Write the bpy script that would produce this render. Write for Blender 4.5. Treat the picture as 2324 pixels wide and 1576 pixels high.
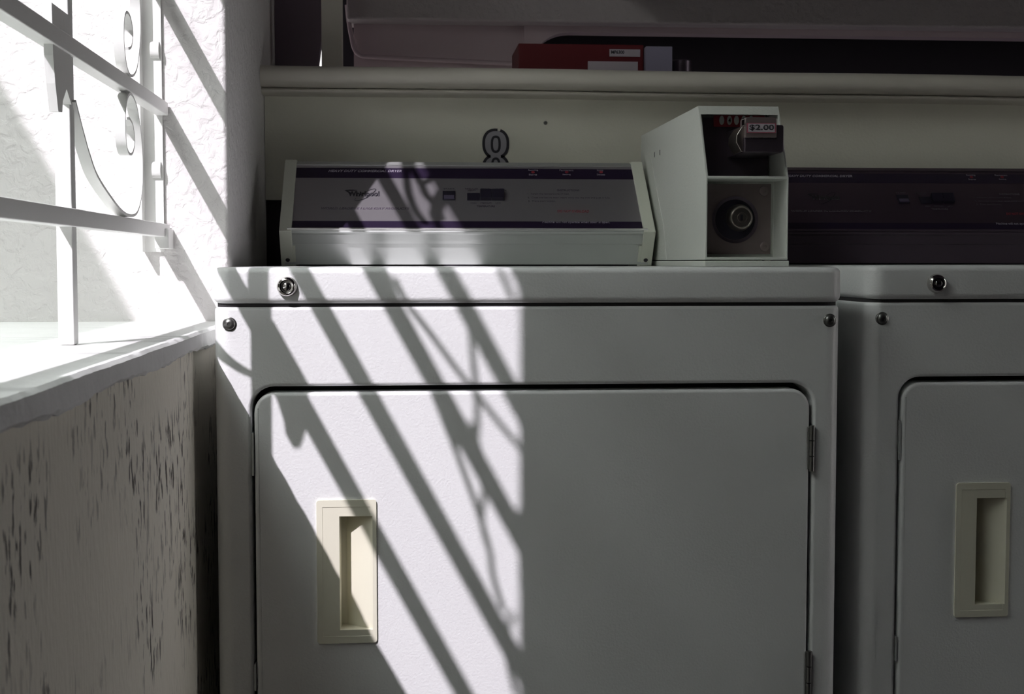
import bpy, bmesh, math
from mathutils import Vector, Matrix
PI = math.pi
for o in list(bpy.data.objects): bpy.data.objects.remove(o)
SC = bpy.context.scene; COL = SC.collection

# ------------------------------------------------------------------ camera
F = 3140.0; CX, CY = 1162.0, 788.0; EYE = 0.93
_vy = Vector(((908-CX)/F, -(597-CY)/F, 1.0)).normalized()
_p = math.atan(-(597-CY)/F)
_vz = Vector((0, math.cos(_p), -math.sin(_p)))
_vx = _vz.cross(_vy)
if _vx.x < 0: _vx = -_vx
cam_d = bpy.data.cameras.new('camera'); cam = bpy.data.objects.new('camera', cam_d); COL.objects.link(cam)
cam_d.sensor_width = 36; cam_d.lens = 36*F/2324; cam_d.clip_start = 0.02; cam_d.clip_end = 200
right = Vector((_vx.x, _vy.x, _vz.x)); up = Vector((_vx.y, _vy.y, _vz.y)); fw = Vector((_vx.z, _vy.z, _vz.z))
R = Matrix((right, up, -fw)).transposed()
cam.matrix_world = Matrix.Translation((0, 0, EYE)) @ R.to_4x4()
SC.camera = cam
cam_d.dof.use_dof = True; cam_d.dof.focus_distance = 1.66; cam_d.dof.aperture_fstop = 20

def ray(x, y):
    c = Vector(((x-CX)/F, -(y-CY)/F, 1.0)); return Vector((c.dot(_vx), c.dot(_vy), c.dot(_vz)))
def A(x, y, Y):                      # measured point on the vertical plane at depth Y
    r = ray(x, y); t = Y/r.y; return (r.x*t, r.z*t+EYE)
def hit(x, y, p, n):                 # measured point on any plane
    r = ray(x, y); p = Vector(p)-Vector((0, 0, EYE)); t = p.dot(n)/r.dot(n); return Vector((0, 0, EYE))+r*t

# ------------------------------------------------------------------ light
KS, SLP = 0.585, 1.85
SUN = Vector((KS, 1.0, -KS*SLP)).normalized()
w = bpy.data.worlds.new('sky'); SC.world = w; w.use_nodes = True
nt = w.node_tree; nt.nodes.clear()
out = nt.nodes.new('ShaderNodeOutputWorld'); bg = nt.nodes.new('ShaderNodeBackground')
tc = nt.nodes.new('ShaderNodeTexCoord'); sp = nt.nodes.new('ShaderNodeSeparateXYZ'); cr = nt.nodes.new('ShaderNodeValToRGB')
nt.links.new(tc.outputs['Generated'], sp.inputs[0]); nt.links.new(sp.outputs['Z'], cr.inputs[0])
cr.color_ramp.elements[0].color = (0.55, 0.515, 0.51, 1); cr.color_ramp.elements[1].color = (1.65, 1.78, 1.72, 1)
nt.links.new(cr.outputs[0], bg.inputs[0]); bg.inputs[1].default_value = 5.6
nt.links.new(bg.outputs[0], out.inputs[0])
sd = bpy.data.lights.new('sun', 'SUN'); sun = bpy.data.objects.new('sun', sd); COL.objects.link(sun)
sd.energy = 4.5; sd.angle = math.radians(0.6); sd.color = (1.0, 0.93, 1.02)
sun.rotation_euler = SUN.to_track_quat('-Z', 'Y').to_euler(); sun.location = (-4, -6, 6)
SC.view_settings.view_transform = 'Standard'; SC.view_settings.look = 'None'
SC.view_settings.exposure = 0.0; SC.view_settings.gamma = 1.0; SC.view_settings.use_curve_mapping = False

# ------------------------------------------------------------------ materials
def mat(name, col, rough=0.5, metal=0.0, bump=0.0, bscale=60, var=0.0, vscale=8, spec=0.5, coat=0.0, var2=None):
    m = bpy.data.materials.new(name); m.use_nodes = True; t = m.node_tree; b = t.nodes['Principled BSDF']
    b.inputs['Roughness'].default_value = rough; b.inputs['Metallic'].default_value = metal
    b.inputs['Specular IOR Level'].default_value = spec; b.inputs['Coat Weight'].default_value = coat
    c = (*col, 1); tcn = t.nodes.new('ShaderNodeTexCoord')
    n = t.nodes.new('ShaderNodeTexNoise'); n.inputs['Scale'].default_value = vscale; n.inputs['Detail'].default_value = 4
    t.links.new(tcn.outputs['Object'], n.inputs['Vector'])
    mx = t.nodes.new('ShaderNodeMix'); mx.data_type = 'RGBA'
    mx.inputs[6].default_value = c
    mx.inputs[7].default_value = (*(var2 or tuple(v*(1-var) for v in col)), 1)
    t.links.new(n.outputs['Fac'], mx.inputs[0]); t.links.new(mx.outputs[2], b.inputs['Base Color'])
    if bump:
        n2 = t.nodes.new('ShaderNodeTexNoise'); n2.inputs['Scale'].default_value = bscale; n2.inputs['Detail'].default_value = 5
        t.links.new(tcn.outputs['Object'], n2.inputs['Vector'])
        bp = t.nodes.new('ShaderNodeBump'); bp.inputs['Strength'].default_value = 1.0; bp.inputs['Distance'].default_value = bump
        t.links.new(n2.outputs['Fac'], bp.inputs['Height']); t.links.new(bp.outputs[0], b.inputs['Normal'])
    return m
M = {}
M['enamel'] = mat('white_enamel', (.80, .81, .80), .32, var=.03, bump=.0004, bscale=350, spec=.5)
M['cream'] = mat('cream_plastic', (.78, .76, .62), .45, var=.03)
M['ivory'] = mat('ivory_painted_steel', (.70, .72, .62), .45, var=.04)
M['silver'] = mat('grey_face_plate', (.46, .44, .46), .34, metal=.75, var=.03)
M['sheet'] = mat('grey_sheet_steel', (.56, .58, .56), .36, metal=.55, var=.04)
M['shadeface'] = mat('face_plate_painted_shade', (.16, .12, .16), .4, metal=.85, var=.1)  # darkened face plate: the right console's shade is painted into the metal
M['shadecase'] = mat('sheet_steel_painted_shade', (.14, .11, .14), .45, metal=.7, var=.1)  # darkened sheet steel, shade painted in for the right console's casing
M['trimlite'] = mat('bright_trim', (.8, .8, .78), .18, metal=.6)
M['navy'] = mat('dark_purple_band', (.020, .012, .032), .35)
M['ink'] = mat('black_ink', (.02, .018, .025), .5)
M['inkgrey'] = mat('faded_grey_ink', (.12, .10, .13), .5)
M['white_ink'] = mat('pale_lettering', (.36, .33, .40), .5)
M['red_ink'] = mat('red_lettering', (.30, .035, .05), .5)
M['button'] = mat('black_plastic', (.018, .015, .028), .4)
M['rubber'] = mat('dark_gap_gasket', (.03, .028, .03), .8)
M['chrome'] = mat('chrome', (.62, .60, .58), .12, metal=1.0)
M['screw'] = mat('steel_screw', (.22, .22, .21), .35, metal=.9)
M['lockface'] = mat('brushed_lock_steel', (.55, .50, .46), .3, metal=1.0, var=.2, vscale=200)
M['darksteel'] = mat('dark_worn_steel', (.16, .13, .16), .38, metal=.8, var=.35, vscale=30)
M['brownsteel'] = mat('tarnished_steel_plate', (.30, .24, .24), .42, metal=.6, var=.3, vscale=25)
M['boxpaint'] = mat('grey_white_box_paint', (.66, .68, .63), .5, var=.04, bump=.0003, bscale=300)
M['red'] = mat('red_card', (.13, .007, .012), .5, var=.2)
M['greycard'] = mat('grey_card', (.26, .24, .33), .6, var=.1)
M['label'] = mat('paper_label', (.50, .45, .50), .6, var=.1)
M['board'] = mat('painted_board', (.76, .75, .64), .6, var=.06, vscale=3, bump=.0004, bscale=200)
M['shelfpaint'] = mat('painted_moulding', (.66, .63, .55), .5, var=.10, vscale=12, bump=.0006, bscale=40)
M['iron'] = mat('white_painted_iron', (.82, .82, .80), .4, var=.05, bump=.0004, bscale=120)
M['floorm'] = mat('concrete_floor', (.06, .045, .06), .8, var=.3)
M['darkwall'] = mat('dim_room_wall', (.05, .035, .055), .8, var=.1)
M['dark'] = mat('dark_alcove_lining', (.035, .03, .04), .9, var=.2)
M['fence'] = mat('dark_blocker_face', (.07, .065, .05), .8, var=.3)  # kept dark so the added fence sends little light indoors
M['ground'] = mat('paving', (.22, .21, .20), .9, var=.2)
M['alcove'] = mat('alcove_paint', (.66, .55, .58), .7, var=.08, vscale=3)

def stucco():
    m = mat('white_stucco', (.73, .71, .70), .85, var=.05, vscale=6); t = m.node_tree; b = t.nodes['Principled BSDF']
    tcn = t.nodes.new('ShaderNodeTexCoord')
    v = t.nodes.new('ShaderNodeTexNoise'); v.inputs['Scale'].default_value = 62; v.inputs['Detail'].default_value = 6; v.inputs['Distortion'].default_value = .45
    n = t.nodes.new('ShaderNodeTexVoronoi'); n.feature = 'DISTANCE_TO_EDGE'; n.inputs['Scale'].default_value = 45
    nn = t.nodes.new('ShaderNodeTexNoise'); nn.inputs['Scale'].default_value = 260; nn.inputs['Detail'].default_value = 4
    t.links.new(tcn.outputs['Object'], v.inputs['Vector']); t.links.new(v.outputs['Color'], n.inputs['Vector']) 
    t.links.new(tcn.outputs['Object'], nn.inputs['Vector'])
    r = t.nodes.new('ShaderNodeValToRGB'); r.color_ramp.elements[0].position = .42; r.color_ramp.elements[1].position = .60
    t.links.new(v.outputs['Fac'], r.inputs[0])
    a = t.nodes.new('ShaderNodeMath'); a.operation = 'MULTIPLY_ADD'; a.inputs[1].default_value = .25
    t.links.new(nn.outputs['Fac'], a.inputs[0]); t.links.new(r.outputs[0], a.inputs[2])
    bp = t.nodes.new('ShaderNodeBump'); bp.inputs['Distance'].default_value = .0012; bp.inputs['Strength'].default_value = .8
    t.links.new(a.outputs[0], bp.inputs['Height']); t.links.new(bp.outputs[0], b.inputs['Normal'])
    return m
M['stucco'] = stucco()
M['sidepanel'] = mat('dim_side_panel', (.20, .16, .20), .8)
M['beam'] = mat('rough_beam_plaster', (.58, .54, .54), .9, var=.1, bump=.003, bscale=110)

def ponymat():
    m = bpy.data.materials.new('stained_render'); m.use_nodes = True; t = m.node_tree; b = t.nodes['Principled BSDF']
    b.inputs['Roughness'].default_value = .85
    tcn = t.nodes.new('ShaderNodeTexCoord'); mp = t.nodes.new('ShaderNodeMapping'); mp.inputs['Scale'].default_value = (1, 1, .32)
    t.links.new(tcn.outputs['Object'], mp.inputs[0])
    n = t.nodes.new('ShaderNodeTexNoise'); n.inputs['Scale'].default_value = 125; n.inputs['Detail'].default_value = 4
    t.links.new(mp.outputs[0], n.inputs['Vector'])
    r = t.nodes.new('ShaderNodeValToRGB'); r.color_ramp.elements[0].position = .555; r.color_ramp.elements[0].color = (0, 0, 0, 1)
    r.color_ramp.elements[1].position = .62; r.color_ramp.elements[1].color = (1, 1, 1, 1)
    t.links.new(n.outputs['Fac'], r.inputs[0])
    big = t.nodes.new('ShaderNodeTexNoise'); big.inputs['Scale'].default_value = 7; big.inputs['Detail'].default_value = 2
    t.links.new(tcn.outputs['Object'], big.inputs['Vector'])
    rb = t.nodes.new('ShaderNodeValToRGB'); rb.color_ramp.elements[0].position = .42; rb.color_ramp.elements[1].position = .58
    t.links.new(big.outputs['Fac'], rb.inputs[0])
    mu = t.nodes.new('ShaderNodeMath'); mu.operation = 'MULTIPLY'
    t.links.new(r.outputs[0], mu.inputs[0]); t.links.new(rb.outputs[0], mu.inputs[1])
    base = t.nodes.new('ShaderNodeMix'); base.data_type = 'RGBA'
    base.inputs[6].default_value = (.88, .83, .72, 1); base.inputs[7].default_value = (.80, .77, .68, 1)
    t.links.new(big.outputs['Fac'], base.inputs[0])
    mx = t.nodes.new('ShaderNodeMix'); mx.data_type = 'RGBA'; mx.inputs[7].default_value = (.12, .105, .09, 1)
    t.links.new(mu.outputs[0], mx.inputs[0]); t.links.new(base.outputs[2], mx.inputs[6]); t.links.new(mx.outputs[2], b.inputs['Base Color'])
    n2 = t.nodes.new('ShaderNodeTexNoise'); n2.inputs['Scale'].default_value = 180; n2.inputs['Detail'].default_value = 4
    t.links.new(mp.outputs[0], n2.inputs['Vector'])
    bp = t.nodes.new('ShaderNodeBump'); bp.inputs['Distance'].default_value = .0014
    t.links.new(n2.outputs['Fac'], bp.inputs['Height']); t.links.new(bp.outputs[0], b.inputs['Normal'])
    return m
M['pony'] = ponymat()
M['sill'] = mat('worn_painted_sill', (.80, .80, .79), .6, var=.12, vscale=25, bump=.0015, bscale=70)

# ------------------------------------------------------------------ helpers
def link(name, me, m, parent=None):
    o = bpy.data.objects.new(name, me); COL.objects.link(o)
    if m is not None: me.materials.append(M[m] if isinstance(m, str) else m)
    if parent is not None: o.parent = parent
    return o
def empty(name, loc=(0, 0, 0), parent=None):
    o = bpy.data.objects.new(name, None); COL.objects.link(o); o.location = loc; o.empty_display_size = .1
    if parent is not None: o.parent = parent
    return o
def tag(o, label=None, cat=None, group=None, kind=None):
    if label: o['label'] = label
    if cat: o['category'] = cat
    if group: o['group'] = group
    if kind: o['kind'] = kind
    return o
def fin(bm, name, m, parent=None, bevel=0, seg=3, smooth=True, ang=35, origin=None):
    bmesh.ops.recalc_face_normals(bm, faces=bm.faces)
    if parent is not None:
        pl = Vector((0, 0, 0)); q = parent
        while q is not None: pl += q.location; q = q.parent
    else: pl = Vector((0, 0, 0))
    if origin is not None: pl = pl + (Vector(origin)-pl)
    org = Vector(origin) if origin is not None else None
    if org is None:
        xs = [v.co for v in bm.verts]
        org = Vector(((min(v.x for v in xs)+max(v.x for v in xs))/2, (min(v.y for v in xs)+max(v.y for v in xs))/2, min(v.z for v in xs)))
    bmesh.ops.translate(bm, verts=bm.verts, vec=-org)
    me = bpy.data.meshes.new(name); bm.to_mesh(me); bm.free()
    o = link(name, me, m, parent)
    base = Vector((0, 0, 0)); q = parent
    while q is not None: base += q.location; q = q.parent
    o.location = org-base
    if bevel:
        b = o.modifiers.new('bevel', 'BEVEL'); b.width = bevel; b.segments = seg; b.limit_method = 'ANGLE'; b.angle_limit = math.radians(30)
    if smooth:
        for p in me.polygons: p.use_smooth = True
        try: me.set_sharp_from_angle(angle=math.radians(ang))
        except Exception: pass
        if bevel:
            wn = o.modifiers.new('wn', 'WEIGHTED_NORMAL'); wn.keep_sharp = False
    return o
def bx(bm, x0, x1, y0, y1, z0, z1):
    v = [bm.verts.new((x, y, z)) for x in (x0, x1) for y in (y0, y1) for z in (z0, z1)]
    for f in ((0, 1, 3, 2), (4, 6, 7, 5), (0, 4, 5, 1), (2, 3, 7, 6), (0, 2, 6, 4), (1, 5, 7, 3)):
        bm.faces.new([v[i] for i in f])
def box(name, m, x0, x1, y0, y1, z0, z1, parent=None, bevel=0, **k):
    bm = bmesh.new(); bx(bm, x0, x1, y0, y1, z0, z1); return fin(bm, name, m, parent, bevel, **k)
def prism(bm, pts, fn, a, b):        # pts 2D, fn(u,v,w)->xyz, extruded w from a to b
    lo = [bm.verts.new(fn(u, v, a)) for u, v in pts]; hi = [bm.verts.new(fn(u, v, b)) for u, v in pts]
    n = len(pts); bm.faces.new(lo); bm.faces.new(hi[::-1])
    for i in range(n): bm.faces.new((lo[i], lo[(i+1) % n], hi[(i+1) % n], hi[i]))
def rrect(x0, x1, y0, y1, r, n=8, corners=(1, 1, 1, 1)):
    P = []
    for i, (cx, cy, a) in enumerate(((x1-r, y1-r, 0), (x0+r, y1-r, 90), (x0+r, y0+r, 180), (x1-r, y0+r, 270))):
        if corners[i]:
            for k in range(n+1):
                t = math.radians(a+90*k/n); P.append((cx+r*math.cos(t), cy+r*math.sin(t)))
        else: P.append(((x1, y1), (x0, y1), (x0, y0), (x1, y0))[i])
    return P
XZ = lambda u, v, w: (u, w, v)
XY = lambda u, v, w: (u, v, w)
YZ = lambda u, v, w: (w, u, v)
def lathe(bm, prof, cx, cz, n=40, axis='Y', oval=1.0):      # prof (radius, y) around -Y facing axis
    rings = []
    for r, y in prof:
        if r < 1e-6: rings.append([bm.verts.new((cx, y, cz))])
        else: rings.append([bm.verts.new((cx+r*oval*math.cos(2*PI*k/n), y, cz+r*math.sin(2*PI*k/n))) for k in range(n)])
    for a, b in zip(rings, rings[1:]):
        if len(a) == 1 and len(b) == 1: continue
        for k in range(n):
            k2 = (k+1) % n
            if len(a) == 1: bm.faces.new((a[0], b[k], b[k2]))
            elif len(b) == 1: bm.faces.new((a[k], b[0], a[k2]))
            else: bm.faces.new((a[k], b[k], b[k2], a[k2]))
def cut(o, cutters):
    for c in cutters:
        md = o.modifiers.new('cut', 'BOOLEAN'); md.operation = 'DIFFERENCE'; md.object = c; md.solver = 'EXACT'
    bev = [m for m in o.modifiers if m.type in ('BEVEL', 'WEIGHTED_NORMAL')]
    sh = [m.show_viewport for m in bev]
    for m in bev: m.show_viewport = False
    dg = bpy.context.evaluated_depsgraph_get(); me = bpy.data.meshes.new_from_object(o.evaluated_get(dg)); dg.update()
    for m, s in zip(bev, sh): m.show_viewport = s
    mats = list(o.data.materials)
    for m in [m for m in o.modifiers if m.type == 'BOOLEAN']: o.modifiers.remove(m)
    o.data = me; me.materials.clear()
    for m in mats: me.materials.append(m)
    for p in me.polygons: p.use_smooth = True; p.material_index = 0
    try: me.set_sharp_from_angle(angle=math.radians(35))
    except Exception: pass
    for c in cutters: bpy.data.objects.remove(c)
def cutter(pts, fn, a, b):
    bm = bmesh.new(); prism(bm, pts, fn, a, b); return fin(bm, 'cutter', None)
def catmull(P, n=8, closed=False):
    P = [Vector(p) for p in P]; R_ = []; N = len(P)
    for i in range(N-1):
        p0 = P[max(i-1, 0)]; p1 = P[i]; p2 = P[i+1]; p3 = P[min(i+2, N-1)]
        for k in range(n):
            t = k/n; R_.append(.5*((2*p1)+(p2-p0)*t+(2*p0-5*p1+4*p2-p3)*t*t+(3*p1-p0-3*p2+p3)*t**3))
    R_.append(P[-1]); return R_
def ribbon(bm, pts, th, fn, a, b):   # 2D centre line pts, thickness th in plane, extruded a..b
    pts = [Vector(p) for p in pts]; L = []; Rr = []
    for i, p in enumerate(pts):
        d = (pts[min(i+1, len(pts)-1)]-pts[max(i-1, 0)]).normalized(); nrm = Vector((-d.y, d.x))*th/2
        L.append(p+nrm); Rr.append(p-nrm)
    q = [[bm.verts.new(fn(v.x, v.y, w_)) for v in S] for S in (L, Rr) for w_ in (a, b)]
    n = len(pts)
    for i in range(n-1):
        for s, t in ((0, 1), (1, 3), (3, 2), (2, 0)):
            bm.faces.new((q[s][i], q[s][i+1], q[t][i+1], q[t][i]))
    for e in (0, n-1): bm.faces.new((q[0][e], q[1][e], q[3][e], q[2][e]))
def tube(bm, pts, r, n=10):
    pts = [Vector(p) for p in pts]; rings = []
    for i, p in enumerate(pts):
        d = (pts[min(i+1, len(pts)-1)]-pts[max(i-1, 0)]).normalized()
        s = d.cross(Vector((0, 1, 0)) if abs(d.y) < .9 else Vector((0, 0, 1))).normalized(); u = d.cross(s)
        rings.append([bm.verts.new(p+(s*math.cos(2*PI*k/n)+u*math.sin(2*PI*k/n))*r) for k in range(n)])
    for a, b in zip(rings, rings[1:]):
        for k in range(n): bm.faces.new((a[k], a[(k+1) % n], b[(k+1) % n], b[k]))
    bm.faces.new(rings[0]); bm.faces.new(rings[-1][::-1])
def text(name, s, m, parent, p0, p1, nrm, height, shear=0.0, align='LEFT', bold=0.0, lift=.0004, width=None):
    """lettering lying on a surface: from p0 along (p1-p0), facing nrm"""
    c = bpy.data.curves.new(name, 'FONT'); c.body = s; c.size = 1.0; c.shear = shear; c.align_x = 'LEFT'; c.offset = bold
    c.resolution_u = 3; c.extrude = 0.0
    t = bpy.data.objects.new(name, c); COL.objects.link(t)
    dg = bpy.context.evaluated_depsgraph_get(); me = bpy.data.meshes.new_from_object(t.evaluated_get(dg))
    bpy.data.objects.remove(t)
    xs = [v.co.x for v in me.vertices]; ys = [v.co.y for v in me.vertices]
    x0, x1, y0, y1 = min(xs), max(xs), min(ys), max(ys)
    p0, p1 = Vector(p0), Vector(p1); d = (p1-p0); wd = width or d.length; d.normalize(); nrm = Vector(nrm).normalized(); upv = nrm.cross(d)
    base = Vector((0, 0, 0)); q = parent
    while q is not None: base += q.location; q = q.parent
    th = lift
    bm = bmesh.new(); bm.from_mesh(me)
    for v in bm.verts:
        a = (v.co.x-x0)/(x1-x0)*wd; b = (v.co.y-(y0 if 'y0' == 0 else y0))/(y1-y0)*height
        v.co = d*a+upv*b
    g = bmesh.ops.extrude_face_region(bm, geom=list(bm.faces))
    bmesh.ops.translate(bm, verts=[v for v in g['geom'] if isinstance(v, bmesh.types.BMVert)], vec=nrm*th)
    bmesh.ops.recalc_face_normals(bm, faces=bm.faces)
    bm.to_mesh(me); bm.free(); me.materials.clear()
    o = link(name, me, m, parent); o.location = p0-base
    return o

# ================================================================== SETTING
WX = -0.228          # inner face of the left wall
WO = -0.60           # outer face
JY = 1.875           # far jamb of the window opening
SZ = 0.852           # sill top
NY = 0.345            # near jamb
LZ = 2.265            # lintel underside
def struct(o): o['kind'] = 'structure'; return o
struct(box('floor', 'floorm', WO, 3.2, -3.2, 4.2, -.1, 0))
struct(box('ceiling', 'darkwall', WO, 3.2, -3.2, 4.2, 2.45, 2.55))
bm = bmesh.new()
bx(bm, WO, -.238, -3.2, JY+.6, 0, SZ-.02)              # below the sill (inner face set back under the nosing)
struct(fin(bm, 'wall_left_low', 'pony', smooth=False))
bm = bmesh.new(); bx(bm, WO, WX, JY, 4.2, SZ-.02, 2.45)
wl = struct(fin(bm, 'wall_left_far', 'stucco', bevel=.006, seg=3))
bm = bmesh.new(); bx(bm, WO, WX, -3.2, NY, SZ-.02, 2.45)
struct(fin(bm, 'wall_left_near', 'stucco', bevel=.006))
bm = bmesh.new(); bx(bm, WO, WX, NY, JY, LZ, 2.45)
struct(fin(bm, 'wall_left_lintel', 'stucco'))
bm = bmesh.new(); bx(bm, 3.2, 3.3, -3.2, 1.22, 0, 2.45); bx(bm, 3.2, 3.3, 1.62, 4.2, 0, 2.45); bx(bm, 3.2, 3.3, 1.22, 1.62, 2.1, 2.45)   # narrow unseen doorway, added to light the wall under the sill
struct(fin(bm, 'wall_right', 'darkwall', smooth=False))
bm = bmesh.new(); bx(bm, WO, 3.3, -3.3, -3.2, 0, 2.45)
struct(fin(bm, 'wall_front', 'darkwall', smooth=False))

# sill: worn slab with an uneven nosing
bm = bmesh.new()
import random
rnd = random.Random(4)
NS = 120
prev = None
for i in range(NS+1):
    y = NY+(JY-NY)*i/NS
    e = rnd.uniform(-.0012, .0012)+.0012*math.sin(y*23)
    e2 = rnd.uniform(-.0012, .0012)+.002*math.sin(y*17+1)
    prof = [(WO-.03, SZ-.022), (WO-.03, SZ), (-.2295+e*.4, SZ), (-.2262+e*.6, SZ-.003), (-.2258+e*.5, SZ-.018+e2*.7), (-.229, SZ-.0215+e2)]
    cur = [bm.verts.new((px, y, pz)) for px, pz in prof]
    if prev:
        for k in range(6): bm.faces.new((prev[k], prev[(k+1) % 6], cur[(k+1) % 6], cur[k]))
    else: bm.faces.new(cur)
    prev = cur
bm.faces.new(prev[::-1])
struct(fin(bm, 'window_1_sill', 'sill', ang=40))

# outdoors: paving and an unseen dark fence, added to block sun and low sky
struct(box('ground', 'ground', -9, WO, -9, 9, -.12, -.02))
gw = box('unseen_fence_blocker', 'fence', -1.25, -1.10, -6, 6, -.02, .93-.66+1.8*1.10, bevel=.01)
tag(gw, 'tall unseen dark fence added outside the window opening to block light', 'fence')

# ------------------------------------------------------------------ iron window grille
GX0, GX1 = -.320, -.304
BAR_Z = (.9725, 1.1325, 1.286, 1.441, 1.596, 1.755, 1.915, 2.070)
H0, SPC = .9725, .1595
def garc(name, pts, parent, x0=-.3155, x1=-.304, th=.0032, smooth=True):
    bm = bmesh.new(); ribbon(bm, catmull(pts, 8) if smooth else pts, th, YZ, x0, x1)
    return fin(bm, name, 'iron', parent, ang=50)
gr = empty('window_grille', (GX0, 1.0, SZ))
tag(gr, 'white painted wrought iron window grille with flat bars and curled scrolls above the sill', 'grille')
for n in range(8):
    z = BAR_Z[n]
    box('crossbar', 'iron', GX0, GX1, NY-.002, JY-.004, z-.0085, z+.0085, gr, bevel=.0012, seg=2)
def post(y0, y1, z0, z1, x0=-.328, x1=-.3035):
    return box('post', 'iron', x0, x1, y0, y1, z0, z1, gr, bevel=.0012, seg=2)
bm = bmesh.new(); bx(bm, -.3385, -.3115, 1.8695, 1.8742, H0-.028, LZ-.002)   # angle iron: web and a thin flange
bx(bm, -.3385, -.3355, 1.846, 1.8695, H0-.028, LZ-.002)
fin(bm, 'jamb_post', 'iron', gr, smooth=False)
post(1.336, 1.354, SZ+.0005, LZ-.002, -.3225, -.3075)
post(.800, .812, SZ+.0005, LZ-.002)
# round buttons and fixing tab on the jamb post
for n in range(7):
    z = (BAR_Z[n]+BAR_Z[n+1])/2
    bm = bmesh.new(); prism(bm, [(1.8695-.008*math.sin(PI*k/12), z+.011*math.cos(PI*k/12)) for k in range(13)], YZ, -.325, -.314)
    fin(bm, 'button', 'iron', gr, ang=60)
bm = bmesh.new(); prism(bm, [(1.3365, 1.160), (1.3365, 1.078), (1.318, 1.090), (1.303, 1.078), (1.300, 1.067), (1.285, 1.066), (1.276, 1.090), (1.270, 1.114), (1.268, 1.160)], YZ, -.314, -.306)
fin(bm, 'lock_plate', 'iron', gr, smooth=False)
box('fixing_tab', 'iron', -.318, -.300, 1.835, JY+.002, H0-.024, H0+.002, gr, bevel=.001)
SCR = [(1.607, .123), (1.626, .117), (1.636, .100), (1.622, .085), (1.600, .083), (1.586, .094), (1.583, .118), (1.592, .140), (1.612, .1515), (1.636, .149),
       (1.658, .137), (1.674, .114), (1.684, .086), (1.682, .056), (1.670, .034), (1.645, .017), (1.610, .0115), (1.56, .014), (1.50, .027), (1.435, .046),
       (1.400, .066), (1.372, .088), (1.345, .112)]
for n in (0, 1, 5):
    z0 = BAR_Z[n]
    P = [(y-(.02 if n > 1 else 0), z0+(h*SPC/.1625 if n % 2 == 0 else SPC-h*SPC/.1625)) for y, h in SCR]
    garc('scroll', P, gr)
# second bay: scroll lines traced from the shadows they throw on the dryer
def back(x, y, gx=-.310):
    X, Z = A(x, y, 1.61); t = (X-gx)/KS; return (1.61-t, Z+KS*SLP*t)
SH = [
    [(1062, 668), (1068, 740), (1074, 820), (1083, 905), (1083, 985), (1070, 1020), (1040, 1010), (1020, 960)],
    [(900, 640), (925, 690), (975, 755), (1030, 830), (1085, 900), (1140, 970), (1203, 1044)],
    [(975, 870), (1010, 960), (1045, 1050), (1085, 1160), (1112, 1250), (1120, 1310), (1145, 1392)],
    [(1070, 960), (1092, 1040), (1100, 1110), (1094, 1180), (1107, 1240)],
    [(868, 600), (905, 690), (935, 780), (968, 860)],
    [(1128, 600), (1150, 650), (1168, 690)],
    [(1178, 1160), (1184, 1240), (1186, 1335)],
    [(1166, 1395), (1150, 1440), (1154, 1500), (1172, 1580)],
]
def backc(x, y, gx=-.310):          # the same for the light that lands on the dryer's sloping console
    q = hit(x, y, (0, 2.1135, .9735), Vector((0, -.665, .747))); t = (q.x-gx)/KS; return (q.y-t, q.z+KS*SLP*t)
SK = [
    [(920, 366), (924, 400), (929, 440), (944, 480), (968, 512)],
    [(984, 362), (985, 396), (973, 414), (960, 422), (948, 404), (938, 384), (940, 364)],
    [(958, 420), (968, 444), (986, 466), (1004, 500)],
    [(1000, 436), (990, 462), (985, 490), (1000, 522)],
    [(1012, 452), (1000, 480), (998, 505)],
]
for s in SK: garc('scroll', [backc(*p) for p in s], gr, x0=-.316, x1=-.304, th=.003)
for s in SH: garc('scroll', [back(*p) for p in s], gr, x0=-.313, x1=-.307, th=.003)

# ------------------------------------------------------------------ back board, shelf, alcove
BY = 2.385
board = struct(box('wall_back_board', 'board', WX+.001, 2.6, BY, BY+.02, 1.037, 1.225, smooth=False))
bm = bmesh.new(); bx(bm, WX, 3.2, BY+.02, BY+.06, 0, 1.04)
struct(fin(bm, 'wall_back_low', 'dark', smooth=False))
box2 = struct(box('trim_1', 'board', WX+.001, 2.6, BY-.0015, BY, 1.037, 1.0655, smooth=False))
# shelf with bullnose, small step below; it drops slightly to the right
bm = bmesh.new()
prof = [(2.62, 1.232), (2.62, 1.2555)]
prof += [(2.328-.016*math.sin(a), 1.2395+.016*math.cos(a)) for a in [PI*k/10 for k in range(0, 9)]]
prof += [(2.330, 1.2225), (2.335, 1.2215)]
prof += [(2.345-.012*math.sin(a), 1.2165+.0045*math.cos(a)) for a in [PI*k/8 for k in range(0, 9)]]
prof += [(BY+.002, 1.212), (BY+.002, 1.232)]
n = 40; prev = None
for i in range(n+1):
    x = WX+.0005+(2.6-WX)*i/n; dz = -.0040*(x-WX)/1.3+.0006*math.sin(x*9)
    cur = [bm.verts.new((x, py, pz+dz)) for py, pz in prof]
    if prev:
        for k in range(len(prof)): bm.faces.new((prev[k], prev[(k+1) % len(prof)], cur[(k+1) % len(prof)], cur[k]))
    else: bm.faces.new(cur)
    prev = cur
bm.faces.new(prev[::-1])
sh = fin(bm, 'shelf', 'shelfpaint', ang=50)
tag(sh, 'long painted wooden shelf with rounded front edge above the dryer consoles', 'shelf')

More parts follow.
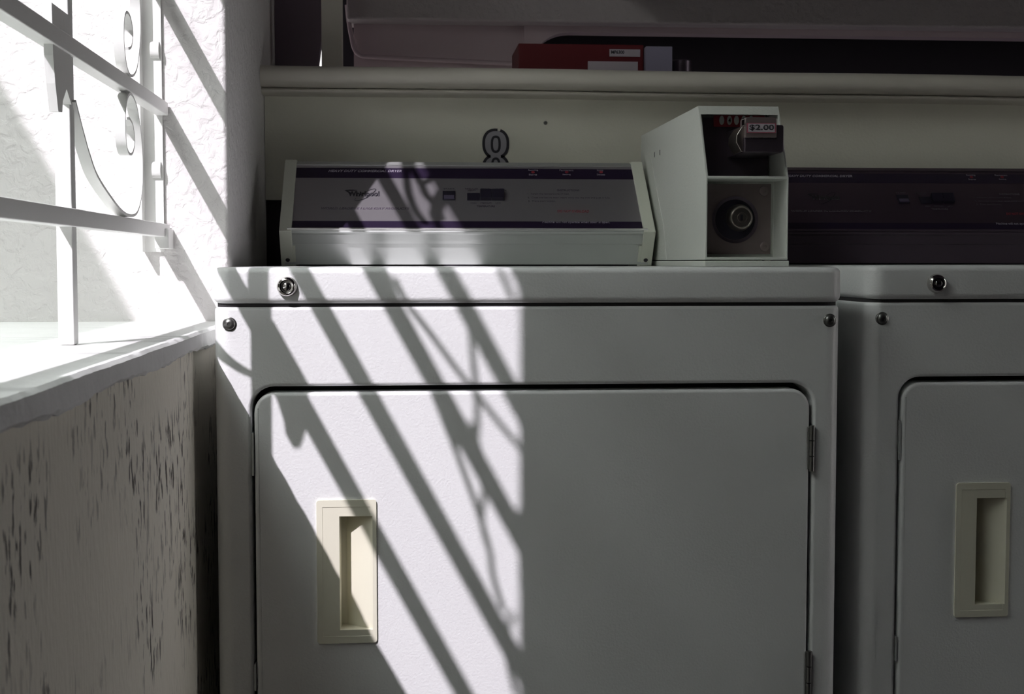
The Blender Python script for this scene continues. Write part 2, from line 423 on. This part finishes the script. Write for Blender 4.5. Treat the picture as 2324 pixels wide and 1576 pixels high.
# alcove above the shelf
struct(box('wall_back_panel', 'alcove', -.088, .245, 2.75, 2.79, 1.20, 1.46, smooth=False))
bm = bmesh.new(); bx(bm, -.10, 2.6, 2.70, 2.80, 1.396, 2.45)
struct(fin(bm, 'wall_back_beam', 'beam', bevel=.006))
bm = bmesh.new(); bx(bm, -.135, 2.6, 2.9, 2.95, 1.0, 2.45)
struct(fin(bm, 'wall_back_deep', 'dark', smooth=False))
bm = bmesh.new(); prism(bm, [(WX+.0005, 1.2), (-.1505, 1.2), (-.1485, 1.30), (-.1425, 1.345), (-.138, 1.36), (-.138, 2.44), (WX+.0005, 2.44)], XZ, 2.60, 2.64)
struct(fin(bm, 'wall_back_side', 'sidepanel', smooth=False))
struct(box('ceiling_shade_block', 'darkwall', .42, 3.2, 2.36, 2.69, 1.458, 2.45, smooth=False))  # unseen block added to shade the right side of the alcove
# alcove lining that closes round the rounded corner of the dark recess
bm = bmesh.new()
prism(bm, [(.245, 1.20), (.262, 1.20)]+[(.262+.075*(1-math.cos(a)), 1.322+.062*math.sin(a)) for a in [PI/2*k/8 for k in range(9)]]+[(2.6, 1.384), (2.6, 1.40), (.245, 1.40)], XZ, 2.74, 2.78)
struct(fin(bm, 'trim_2', 'alcove', smooth=False))
po = box('alcove_post', 'shelfpaint', -.136, -.0995, 2.48, 2.515, 1.2565, 2.44, bevel=.002)
po.name = 'trim_3'; struct(po)
bm = bmesh.new()
pts = [(-.100, 1.43), (-.097, 1.40), (-.092, 1.37), (-.086, 1.345), (-.074, 1.3335), (-.055, 1.331), (.05, 1.327), (.15, 1.3235), (.235, 1.320)]
pp = catmull([(a, 2.738, b) for a, b in pts], 6); tube(bm, pp, .0045)
cd = fin(bm, 'conduit_pipe', 'alcove', ang=60)
tag(cd, 'thin painted conduit pipe bent round the alcove corner above the shelf', 'pipe')

# things on the shelf
rb = empty('red_box', (.318, 2.5, 1.2555)); tag(rb, 'long red card box with paper labels lying on the shelf', 'box')
box('carton', 'red', .2065, .4265, 2.42, 2.56, 1.2548, 1.3108, rb, bevel=.002)
box('paper_label', 'label', .328, .4160, 2.4188, 2.4203, 1.258, 1.2812, rb)
box('brand_label', 'label', .3660, .4200, 2.4188, 2.4203, 1.290, 1.3025, rb)
text('lettering', 'MP6300', 'ink', rb, (.369, 2.4188, 1.2945), (.392, 2.4188, 1.2945), (0, -1, 0), .0058, bold=.02)
gb = box('grey_carton', 'greycard', .4275, .4745, 2.405, 2.50, 1.2548, 1.3062, bevel=.0015)
tag(gb, 'small plain grey card box standing at the end of the red box', 'box')
bm = bmesh.new(); lathe(bm, [(0, -.0375), (.0165, -.0375), (.0185, -.035), (.0185, -.008), (.0205, -.007), (.0205, 0), (0, 0)], 0, 0, 28)
for v in bm.verts: v.co = Vector((v.co.x+.503, 2.47+v.co.z, 1.2546-v.co.y*1.0 if True else 0))
for v in bm.verts: v.co.z = 1.2546+(v.co.z-1.2546)
ct = fin(bm, 'canister', 'darksteel'); tag(ct, 'small dark round tin on the shelf beyond the grey carton', 'tin')

# black outlined 8 painted on the board
def ring2(pts, th, name, m, parent, y0, y1):
    bm = bmesh.new(); ribbon(bm, pts, th, XZ, y0, y1); return fin(bm, name, m, parent, smooth=False)
def oval(cx, cz, a, b, p, t0, t1, n=40):
    R_ = []
    for k in range(n+1):
        t = math.radians(t0+(t1-t0)*k/n); c, s = math.cos(t), math.sin(t)
        R_.append((cx+a*math.copysign(abs(c)**p, c), cz+b*math.copysign(abs(s)**p, s)))
    return R_
ex = (A(1097, 330, BY)[0]+A(1153, 330, BY)[0])/2; zt = A(1125, 295, BY)[1]; zw = A(1125, 348, BY)[1]
eight = empty('number_eight', (ex, BY-.0008, zt-.09)); tag(eight, 'black outlined number 8 on the wall board behind the left dryer console', 'number')
a_ = .0208; b_ = .0235
bm = bmesh.new()
prism(bm, oval(ex, zt-b_, a_-.002, b_-.001, .85, 0, 359), XZ, BY-.0009, BY-.0004)
prism(bm, oval(ex, zt-b_*3+.0035, a_-.001, b_, .85, 0, 359), XZ, BY-.00088, BY-.0004)
fin(bm, 'grey_fill', mat('grey_fill', (.34, .33, .36), .5), eight, smooth=False)
bm = bmesh.new()
for pts in (oval(ex, zt-b_, a_, b_, .85, -68, 72), oval(ex, zt-b_, a_, b_, .85, 84, 248),
            oval(ex, zt-3*b_+.0035, a_+.001, b_, .85, 69, -249)):
    ribbon(bm, pts, .0046, XZ, BY-.0014, BY-.0005)
for cz, hh in ((zt-b_-.001, .0128), (zt-3*b_+.0035, .0180)):
    ribbon(bm, oval(ex, cz, .0066, hh, .75, 0, 360), .0040, XZ, BY-.0014, BY-.0005)
fin(bm, 'outline', 'ink', eight, smooth=False)
sx, sz = A(1238, 279, BY)
bm = bmesh.new(); lathe(bm, [(0, BY-.003), (.0022, BY-.003), (.0034, BY-.001), (.0034, BY+.001)], sx, sz, 20)
bs = fin(bm, 'board_screw', 'screw'); tag(bs, 'small round screw head in the board right of the number 8', 'screw')

# ================================================================== DRYERS
def make_dryer(dx, dy, dz, cdx, cdy, label, face='silver', case_m='sheet'):
    root = empty('clothes_dryer', (.156+dx, 1.96+dy, 0)); tag(root, label, 'dryer', 'coin operated dryers side by side')
    X = lambda v: v+dx
    Y = lambda v: v+dy
    Z = lambda v: v+dz
    x0, x1 = X(-.2155), X(.5262)
    yf, yb = Y(1.61), Y(2.31)
    # cabinet with the door well cut out
    bm = bmesh.new(); prism(bm, rrect(x0+.001, x1-.001, yf, yb, .020, 8, (0, 0, 1, 1)), XY, .0, Z(.8795))
    body = fin(bm, 'body', 'enamel', root, bevel=.0045, seg=3)
    c = cutter(rrect(X(-.1725), X(.4905), .14, Z(.7872), .027, 8), XZ, yf-.05, yf+.045)
    cut(body, [c])
    box('door_well', 'rubber', X(-.171), X(.489), yf+.040, yf+.0448, .142, Z(.785), root)
    bm = bmesh.new(); prism(bm, rrect(x0, x1, yf-.004, yb, .022, 8, (0, 0, 1, 1)), XY, Z(.8832), Z(.9250))
    lid = fin(bm, 'lid', 'enamel', root, bevel=.0075, seg=4)
    bm = bmesh.new(); prism(bm, rrect(x0+.004, x1-.004, yf+.003, yb-.01, .018, 8, (0, 0, 1, 1)), XY, Z(.8780), Z(.8840))
    fin(bm, 'lid_seam', 'rubber', root, smooth=False)
    # door
    bm = bmesh.new(); prism(bm, rrect(X(-.1690), X(.4868), .145, Z(.7802), .0235, 8), XZ, yf-.001, yf+.034)
    door = fin(bm, 'door', 'enamel', root, bevel=.0045, seg=3)
    hx0, hx1, hz0, hz1 = X(-.0985), X(-.0290), Z(.4850), Z(.6545)
    cut(door, [cutter([(hx0+.004, hz0+.004), (hx1-.004, hz0+.004), (hx1-.004, hz1-.004), (hx0+.004, hz1-.004)], XZ, yf-.02, yf+.030)])
    # handle cup: plate and sloping pocket
    bm = bmesh.new(); prism(bm, rrect(hx0, hx1, hz0, hz1, .0035, 4), XZ, yf-.0036, yf+.028)
    hd = fin(bm, 'handle', 'cream', door, bevel=.0014, seg=2)
    rx0, rx1, rz0, rz1 = X(-.0722), X(-.0330), Z(.5010), Z(.6350)
    bm = bmesh.new()
    prism(bm, [(rx0, yf-.01), (rx0+.0012, yf+.0215), (rx0+.008, yf+.0225), (rx1-.004, yf+.001), (rx1, yf-.0045), (rx1, yf-.01)], XY, rz0, rz1)
    c1 = fin(bm, 'cutter', None)
    bm = bmesh.new()                    # shallow step that frames the plate
    for a, b, c_, d_ in ((hx0+.007, hx1-.006, hz1-.0092, hz1-.0084), (hx0+.007, hx0+.0078, hz0+.008, hz1-.0084), (hx1-.0068, hx1-.006, hz0+.008, hz1-.0084), (hx0+.007, hx1-.006, hz0+.008, hz0+.0088)):
        pass
    bx(bm, hx0+.0070, hx1-.0070, yf-.0045, yf-.0031, hz0+.0085, hz1-.0085)
    c2 = fin(bm, 'cutter', None)
    cut(hd, [c1, c2])
    # hinges
    for z0_, z1_ in ((.6810, .7370), (.4050, .4640), (.17, .226)):
        h = empty('hinge', (X(.4895), yf, Z(z0_)), None); h.parent = root; h.location = Vector((X(.4895), yf, Z(z0_)))-root.location
        box('leaf', 'screw', X(.4845), X(.4925), yf-.0025, yf+.004, Z(z0_)+.002, Z(z1_)-.002, h, bevel=.001, seg=2)
        for k in range(3):
            za = Z(z0_)+(z1_-z0_)*k/3+.0006; zb = Z(z0_)+(z1_-z0_)*(k+1)/3-.0006
            bm = bmesh.new(); prism(bm, [(X(.4885)+.0030*math.cos(2*PI*j/16), yf-.004+.0030*math.sin(2*PI*j/16)) for j in range(16)], XY, za, zb)
            fin(bm, 'knuckle', 'screw', h)
    # latch strikes at the left edge of the door
    for z0_, z1_ in ((.6835, .7335), (.43, .462)):
        box('latch_strike', 'sheet', X(-.1722), X(-.1698), yf-.001, yf+.02, Z(z0_), Z(z1_), root, bevel=.0006, seg=2)
    # lock cylinder in the lid
    kx, kz = X(-.1296), Z(.9028); y = yf-.004
    bm = bmesh.new(); lathe(bm, [(.0118, y+.002), (.0118, y-.0015), (.0110, y-.0045), (.0098, y-.0075), (.0085, y-.0082), (.0080, y-.0074), (.0076, y-.0072), (.0060, y-.0072), (.0058, y-.0050), (.0044, y-.0048), (.0043, y-.0080), (.0038, y-.0085), (0, y-.0085)], kx, kz, 40)
    fin(bm, 'lid_lock', 'chrome', root, ang=50)
    # corner screws
    for px, pz in ((-.1957, .8597), (.5095, .8617)):
        bm = bmesh.new(); y = yf
        lathe(bm, [(.0080, y+.002), (.0080, y-.0006), (.0070, y-.0012), (.0066, y-.0010), (.0064, y-.0022), (.0050, y-.0036), (.0028, y-.0044), (.0022, y-.0044), (.0020, y-.0030), (.0008, y-.0030), (.0007, y-.0040), (0, y-.0040)], X(px), Z(pz), 32)
        fin(bm, 'screw', 'screw', root, ang=50)

    # ---------------- control console
    CXo = lambda v: v+dx+cdx
    CYo = lambda v: v+dy+cdy
    con = empty('console', (CXo(.1), CYo(2.2), Z(.925))); con.parent = root; con.location = con.location-root.location
    cl, crr = CXo(-.1815), CXo(.3925)
    K = (CYo(2.110), Z(.978)); T = (CYo(2.237), Z(1.0940)); B0 = (CYo(2.147), Z(.9252))
    du = Vector((T[0]-K[0], T[1]-K[1])).normalized(); nn2 = Vector((-du.y, du.x)); nn2 = nn2 if nn2.x < 0 else -nn2   # outward (-Y,+Z)
    ins = .0045
    def S(s, o=0): # along the sloping face
        p = Vector(K)+du*s+nn2*(-ins+o); return (p.x, p.y)
    Ls = (Vector(T)-Vector(K)).length
    # casing: rolled lower front plus sloping face
    prof = [(CYo(2.158), Z(.9275)), (CYo(2.1445), Z(.9275)), (CYo(2.131), Z(.9590)), (CYo(2.128), Z(.9592)), (CYo(2.1185), Z(.9725)), (CYo(2.1145), Z(.9748)), (CYo(2.1135), Z(.9775)), (CYo(2.1145), Z(.9795)), S(.004), S(.010), S(Ls-.004), (CYo(2.245), Z(1.092)), (CYo(2.245), Z(.9275))]
    bm = bmesh.new(); prism(bm, prof, YZ, cl+.006, crr-.006)
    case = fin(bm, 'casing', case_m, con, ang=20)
    NRM = Vector((0, nn2.x, nn2.y))
    def v_at(y, x=1100): # slope coordinate of a measured height on the left dryer
        q = hit(x, y, (0, 2.110, .978), Vector((0, *( (-du.y if -du.y<0 else du.y), abs(du.x)))))
        return (Vector((q.y, q.z))-Vector((2.110, .978))).length*(1 if q.z > .978 else -1)
    rows = [v_at(y) for y in (514, 498.5, 401.5, 379, 373)]
    def strip(name, s0, s1, m, up_=.0007):
        bm = bmesh.new(); prism(bm, [S(s0), S(s1), S(s1, up_), S(s0, up_)], YZ, cl+.012, crr-.012)
        return fin(bm, name, m, con, smooth=False)
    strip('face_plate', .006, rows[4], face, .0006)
    strip('lower_band', rows[0], rows[1], 'navy', .0009)
    strip('upper_band', rows[2], rows[3], 'navy', .0009)
    # bright trim lip at the knee
    bm = bmesh.new(); tube(bm, [(cl+.012, CYo(2.1145), Z(.9812)), (crr-.012, CYo(2.1145), Z(.9812))], .0020, 10)
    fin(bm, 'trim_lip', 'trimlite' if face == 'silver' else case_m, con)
    bm = bmesh.new(); prism(bm, [S(rows[4]), S(Ls-.001), (S(Ls-.001)[0]-.0001, S(Ls-.001)[1]+.0012), S(rows[4], .0022)], YZ, cl+.012, crr-.012)
    fin(bm, 'top_rail', case_m, con, smooth=False)
    # end caps
    for xa, xb, s in ((cl, cl+.0185, 1), (crr-.0185, crr, -1)):
        prof = [(B0[0], B0[1]), K, (T[0], T[1]), (T[0]+.02, T[1]), (T[0]+.02, B0[1])]
        bm = bmesh.new(); prism(bm, prof, YZ, min(xa, xb), max(xa, xb))
        # lower foot is a little wider towards the middle
        fx = (xb, xb+.004) if s > 0 else (xa-.004, xa)
        cap = fin(bm, 'end_cap', 'ivory', con, bevel=.0012, seg=2, ang=20)
        bm = bmesh.new(); prism(bm, [(B0[0], B0[1]), (B0[0]-.0205, B0[1]+.031), (B0[0]+.02, B0[1]+.031), (B0[0]+.02, B0[1])], YZ, fx[0]-.0005, fx[1])
        fin(bm, 'cap_foot', 'ivory', con, smooth=False)
        cxm = (xa+xb)/2; bm = bmesh.new(); yy = B0[0]-.0070
        lathe(bm, [(0, yy-.0015), (.0024, yy-.0015), (.0034, yy), (.0034, yy+.004)], cxm+.001*s, B0[1]+.0095, 18)
        fin(bm, 'cap_screw', 'ink', con)
    # lettering and controls, measured on the left dryer's sloping face
    P0 = Vector((0, 2.110, .978))-Vector((0, NRM.y, NRM.z))*ins
    off = Vector((dx+cdx, dy+cdy, dz))
    def on(x, y, lift=.0009):
        return hit(x, y, P0, NRM)+off+NRM*lift
    def tx(s, m, xa, xb, ybase, ytop, name='lettering', **k):
        a = on(xa, ybase); b = on(xb, ybase+(xb-xa)*.0035); h = (on(xa, ytop)-on(xa, ybase)).length
        return text(name, s, m, con, a, b, NRM, h, **k)
    tx('HEAVY DUTY COMMERCIAL DRYER', 'white_ink', 745, 912, 391.5, 386.5, shear=.35, bold=.015)
    tx('WORLD LEADER IN LAUNDRY PRODUCTS', 'inkgrey', 729, 929, 476.5, 472, shear=.35, bold=.02)
    # maker's script with its swoosh
    tx('Whirlpool', 'ink', 789, 861, 450, 435.5, name='logo', bold=.035)
    bm = bmesh.new()
    def sw(pts, w0, w1):
        q = catmull([(*p, 0) for p in pts], 8); n_ = len(q); L_ = []; R__ = []
        for i, p in enumerate(q):
            d = (q[min(i+1, n_-1)]-q[max(i-1, 0)]).normalized(); wv = w0+(w1-w0)*math.sin(PI*i/(n_-1)); nr = Vector((-d.y, d.x))*wv/2
            L_.append(bm.verts.new(on(p.x+nr.x, p.y+nr.y, .0013))); R__.append(bm.verts.new(on(p.x-nr.x, p.y-nr.y, .0013)))
        for i in range(n_-1): bm.faces.new((L_[i], L_[i+1], R__[i+1], R__[i]))
    sw([(830, 438), (838, 433), (848, 430.5), (853, 431), (851, 435), (842, 443), (832, 450), (820, 455), (810, 457.5), (805, 455.5), (808, 451)], .5, 1.4)
    sw([(782, 434), (790, 433.6), (800, 433.4), (811, 433.5)], .6, 2.6)
    sw([(785, 434.5), (792, 438), (797, 441)], 1.2, 3)
    fin(bm, 'logo_swoosh', 'ink', con, smooth=False)
    tx('Machine will not operate when door is open.', 'white_ink', 1231, 1384, 509, 502.5, shear=.2)
    for a, b, c_, sa, sb in ((1199, 1221, 1209.5, 'Running', 'Starts'), (1270, 1301, 1286, 'Permanent', 'Setting'), (1355, 1369, 1364, 'Knits', 'Delicates')):
        tx(sa, 'white_ink', a, b, 389.5, 386)
        tx(sb, 'white_ink', c_-9, c_+9, 399.2, 396)
        q = on(c_, 392.3, .0011); bm = bmesh.new(); lathe(bm, [(0, -.0006), (.0028, -.0006), (.0028, 0)], 0, 0, 16)
        for v in bm.verts: v.co = q+Vector((v.co.x, 0, 0))+Vector((0, du.x, du.y))*v.co.z+NRM*(-v.co.y)
        fin(bm, 'indicator_lamp', 'red_ink', con, smooth=False)
    tx('INSTRUCTIONS', 'inkgrey', 1265, 1315, 435.5, 431.5, bold=.02)
    tx('1.  Select the temperature of load.', 'inkgrey', 1198, 1292, 443.5, 440)
    tx('2.  Close and secure door, insert coins into the slide and push in fully.', 'inkgrey', 1198, 1385, 452, 448.5)
    tx('3.  Press start button.', 'inkgrey', 1199, 1261, 459.5, 456)
    tx('DO NOT OVERLOAD', 'red_ink', 1265, 1337, 483.5, 478.5, shear=.2)
    tx('START', 'inkgrey', 1007, 1031, 431.5, 428.6)
    tx('REGULAR', 'inkgrey', 1056, 1085, 431.5, 428.6); tx('HEAVY', 'inkgrey', 1062, 1080, 435.2, 432.4)
    tx('PERM', 'inkgrey', 1092, 1110, 431.5, 428.8); tx('KNITS', 'inkgrey', 1124, 1142, 431.5, 428.8); tx('DELICATE', 'inkgrey', 1128, 1149, 434.8, 432.4)
    tx('HIGH', 'inkgrey', 1068, 1081, 464, 460.8); tx('MEDIUM', 'inkgrey', 1091, 1115, 464, 460.8); tx('LOW', 'inkgrey', 1125, 1137, 464, 460.8)
    tx('TEMPERATURE', 'inkgrey', 1082, 1123, 471.5, 467.6, bold=.02)
    def key(xa, xb, ya, yb_, name, m='button', t=.004, tilt=0):
        a, b, c_, d_ = [on(px, py, .0004) for px, py in ((xa, yb_), (xb, yb_), (xb, ya), (xa, ya))]
        bm = bmesh.new(); lo = [bm.verts.new(v) for v in (a, b, c_, d_)]
        hi = [bm.verts.new(v+NRM*(t+(tilt if i > 1 else 0))) for i, v in enumerate((a, b, c_, d_))]
        bm.faces.new(lo); bm.faces.new(hi)
        for i in range(4): bm.faces.new((lo[i], lo[(i+1) % 4], hi[(i+1) % 4], hi[i]))
        return fin(bm, name, m, con, bevel=.0006, seg=2)
    key(1004.5, 1033.5, 436, 456, 'start_button', t=.0022)
    key(1007.5, 1031, 447, 455, 'button_face', m=M['bface'], t=.0045, tilt=-.001)
    key(1060, 1089, 440.5, 456.5, 'temperature_key', t=.002)
    key(1089.4, 1115.4, 438, 456.5, 'temperature_key', t=.0065, tilt=.002)
    key(1116, 1144, 438, 456.5, 'temperature_key', t=.0065, tilt=.002)
    return root, X, Y, Z
M['bface'] = mat('worn_button_face', (.10, .085, .14), .45)

d1, X, Y, Z = make_dryer(0, 0, 0, 0, 0, 'white coin dryer beside the window, striped with sunlight, number 8 behind its console')
d2, *_ = make_dryer(.787, .05, .002, -.020, .05, 'white dryer standing in shade at the right edge, further from the window', 'shadeface', 'shadecase')

# ------------------------------------------------------------------ coin box on the left dryer
cb = empty('coin_box', (.455, 2.0, .925)); cb.parent = d1; cb.location = cb.location-d1.location
CL, CR = .4000, .5108; YF, YB = 1.797, 2.29; ZB, ZM, ZT = .934, 1.0425, 1.1410; YT = 1.850
bm = bmesh.new(); prism(bm, [(YF, ZB), (YF, ZM), (YT, ZT), (YB, ZT), (YB, ZB)], YZ, CL, CR)
shell = fin(bm, 'housing', 'boxpaint', cb, bevel=.0010, seg=2, ang=20)
du = Vector((YT-YF, ZT-ZM)); 
inn = lambda y_, z_, d_: (y_+d_, z_)
c1 = cutter([(YF-.03, ZM+.0015), (YF-.001+.0008, ZM+.0015), (YT-.0015, ZT-.0030), (YT+.055, ZT-.0030), (YF+.085, ZM+.0015)], YZ, CL+.0035, CR-.0030)
c2 = cutter([(YF-.01, ZB+.0035), (YF-.01, ZM-.0022), (YF+.062, ZM-.0022), (YF+.062, ZB+.0035)], YZ, CL+.0025, CR-.0025)
cut(shell, [c1, c2])
box('base_flange', 'boxpaint', CL-.0005, CR+.0012, YF-.002, YB, .9252, .9328, cb, bevel=.001, seg=2)
# side bracket strip
bm = bmesh.new(); prism(bm, [(2.25, 1.105), (2.205, 1.105), (2.085, .985), (2.06, .935), (2.12, .935)], YZ, CL-.0008, CL+.0002)
fin(bm, 'bracket', 'boxpaint', cb, smooth=False)
for yy in (2.12, 2.165): box('side_slot', 'ink', CL-.0004, CL+.0006, yy, yy+.003, 1.096, 1.104, cb)
# coin slide plate and slide
py = YT+.030
bm = bmesh.new()
ax, az = A(1603, 262, py); bx_, bz_ = A(1743, 384, py-.0)
prism(bm, [(ax-.004, ZM+.001), (bx_, ZM+.008), (bx_, 1.128), (ax-.004, 1.128)], XZ, py, py+.003)
fin(bm, 'slide_plate', 'darksteel', cb, smooth=False)
box('upper_liner', 'boxpaint', bx_, CR-.003, py+.01, py+.013, ZM+.002, ZT-.003, cb)
ra, rb_ = A(1619, 288, py), A(1735, 263, py)
strip_ = box('coin_strip', 'red_ink', ra[0], rb_[0], py-.0010, py, ra[1], rb_[1], cb)
for i, (cxp, ch) in enumerate(((1637.5, ''), (1655, '4'), (1671, ''), (1687.5, '2'), (1704, ''))):
    q = A(cxp, 273.5, py); bm = bmesh.new(); lathe(bm, [(0, py-.0018), (.0062, py-.0018), (.0062, py-.001)], q[0], q[1], 28, oval=.55)
    fin(bm, 'coin_mark', mat('pale_disc', (.60, .62, .60), .5) if i == 0 else bpy.data.materials['pale_disc'], cb, smooth=False)
    if ch: text('lettering', ch, 'ink', cb, (q[0]-.0017, py-.0019, q[1]-.0032), (q[0]+.0017, py-.0019, q[1]-.0032), (0, -1, 0), .0064, bold=.03)
fy = 1.778
l0 = A(1697, 345, fy); l1 = A(1781, 283, fy)
bm = bmesh.new(); prism(bm, rrect(l0[0]-.003, l1[0], l0[1], l1[1], .003, 4, (1, 0, 0, 1)), XZ, fy+.004, py)
fin(bm, 'slide_tongue', 'darksteel', cb, bevel=.001, seg=2)
# curved guard at the left of the slide
g0 = A(1658, 320, 1.815)
bm = bmesh.new(); prism(bm, [(l0[0]-.0060, l0[1]+.001), (l0[0]-.0035, l0[1]+.0012), (l0[0]-.0030, l1[1]-.001), (l0[0]-.0060, l1[1]-.003), (l0[0]-.0125, l1[1]-.013), (l0[0]-.0130, l1[1]-.022)], XZ, fy+.010, fy+.055)
fin(bm, 'slide_guard', 'lockface', cb, bevel=.0008, seg=2)
u0 = A(1692, 303, fy); u1 = A(1763, 266, fy)
bm = bmesh.new(); prism(bm, rrect(u0[0], u1[0], A(1692, 312, fy)[1], u1[1], .0035, 5, (1, 1, 0, 0)), XZ, fy, fy+.03)
fin(bm, 'slide_head', M['brownsteel'], cb, bevel=.0008, seg=2)
e0 = A(1689.5, 284, fy); box('chrome_edge', 'chrome', e0[0]-.0006, e0[0]+.0008, fy-.0006, fy+.012, e0[1], u1[1]-.003, cb, bevel=.0004, seg=2)
box('guard_clip', 'chrome', l0[0]-.0032, l0[0]-.0018, fy+.002, fy+.006, l0[1]+.022, l1[1]-.002, cb, bevel=.0004, seg=2)
n0 = A(1695, 302, fy); n1 = A(1761, 279.5, fy)
box('label_border', mat('dull_red_border', (.36, .10, .14), .5), n0[0], n1[0], fy-.0010, fy, n0[1], n1[1], cb)
m0 = A(1697.5, 299.5, fy); m1 = A(1758, 281.5, fy)
box('price_label', 'label', m0[0], m1[0], fy-.0014, fy-.0008, m0[1], m1[1], cb)
t0 = A(1700, 297.2, fy); t1 = A(1756, 297.2, fy); t2 = A(1700, 283, fy)
text('price_lettering', '$2.00', 'ink', cb, (t0[0], fy-.0014, t0[1]), (t1[0], fy-.0014, t0[1]), (0, -1, 0), t2[1]-t0[1], bold=.022)
# row of coin notches below the label
for k in range(4):
    q = A(1700+k*19, 313, fy); bm = bmesh.new(); ribbon(bm, [(q[0]+.0045*math.cos(t), q[1]+.0026*math.sin(t)-.001) for t in [PI*j/10 for j in range(11)]], .0010, XZ, fy+.0030, fy+.0045)
    fin(bm, 'coin_notch', 'ink', cb, smooth=False)
# lower lock plate
ly = YF+.058
p0 = A(1605, 577, ly); p1 = A(1750, 418, ly)
bm = bmesh.new(); bx(bm, CL+.0025, p1[0], ly, ly+.003, p0[1], p1[1]); lp = fin(bm, 'lock_plate', 'brownsteel', cb, smooth=False)
lc = A(1668, 499, ly); rr = .0312
bm = bmesh.new(); lathe(bm, [(rr-.002, ly-.0002), (rr+.0006, ly-.0014), (rr-.0012, ly-.0010), (rr-.004, ly+.0002), (.0, ly+.0002)], lc[0], lc[1], 56)
fin(bm, 'lock_well', 'darksteel', cb, ang=50)
bm = bmesh.new(); lathe(bm, [(rr-.0038, ly-.0003), (0, ly-.0003)], lc[0], lc[1], 56)  # flat black disc paints the shade of a deep well
fin(bm, 'well_shade', 'button', cb, smooth=False)
kc = A(1683, 494, ly-.014); y = ly-.014
bm = bmesh.new(); lathe(bm, [(.0188, ly+.001), (.0168, ly-.008), (.0155, y), (.0140, y-.0008), (.0128, y+.0003), (.0126, y-.0003), (.0075, y-.0003), (.0070, y+.0006), (.0058, y+.0006), (.0054, y-.0004), (0, y-.0004)], kc[0], kc[1], 48)
fin(bm, 'lock_cylinder', 'lockface', cb, ang=50)
bm = bmesh.new(); prism(bm, rrect(kc[0]-.0016, kc[0]+.0016, kc[1]-.0042, kc[1]+.0042, .0014, 4), XZ, y-.0009, y+.0004)
fin(bm, 'keyhole', 'ink', cb, smooth=False)
for px, pyy in ((1734, 434), (1735, 560)):
    q = A(px, pyy, ly); bm = bmesh.new(); lathe(bm, [(.0066, ly), (.0064, ly-.0016), (.0045, ly-.0026), (.0020, ly-.0026), (.0018, ly-.0018), (0, ly-.0018)], q[0], q[1], 28)
    fin(bm, 'rivet', 'brownsteel', cb, ang=50)
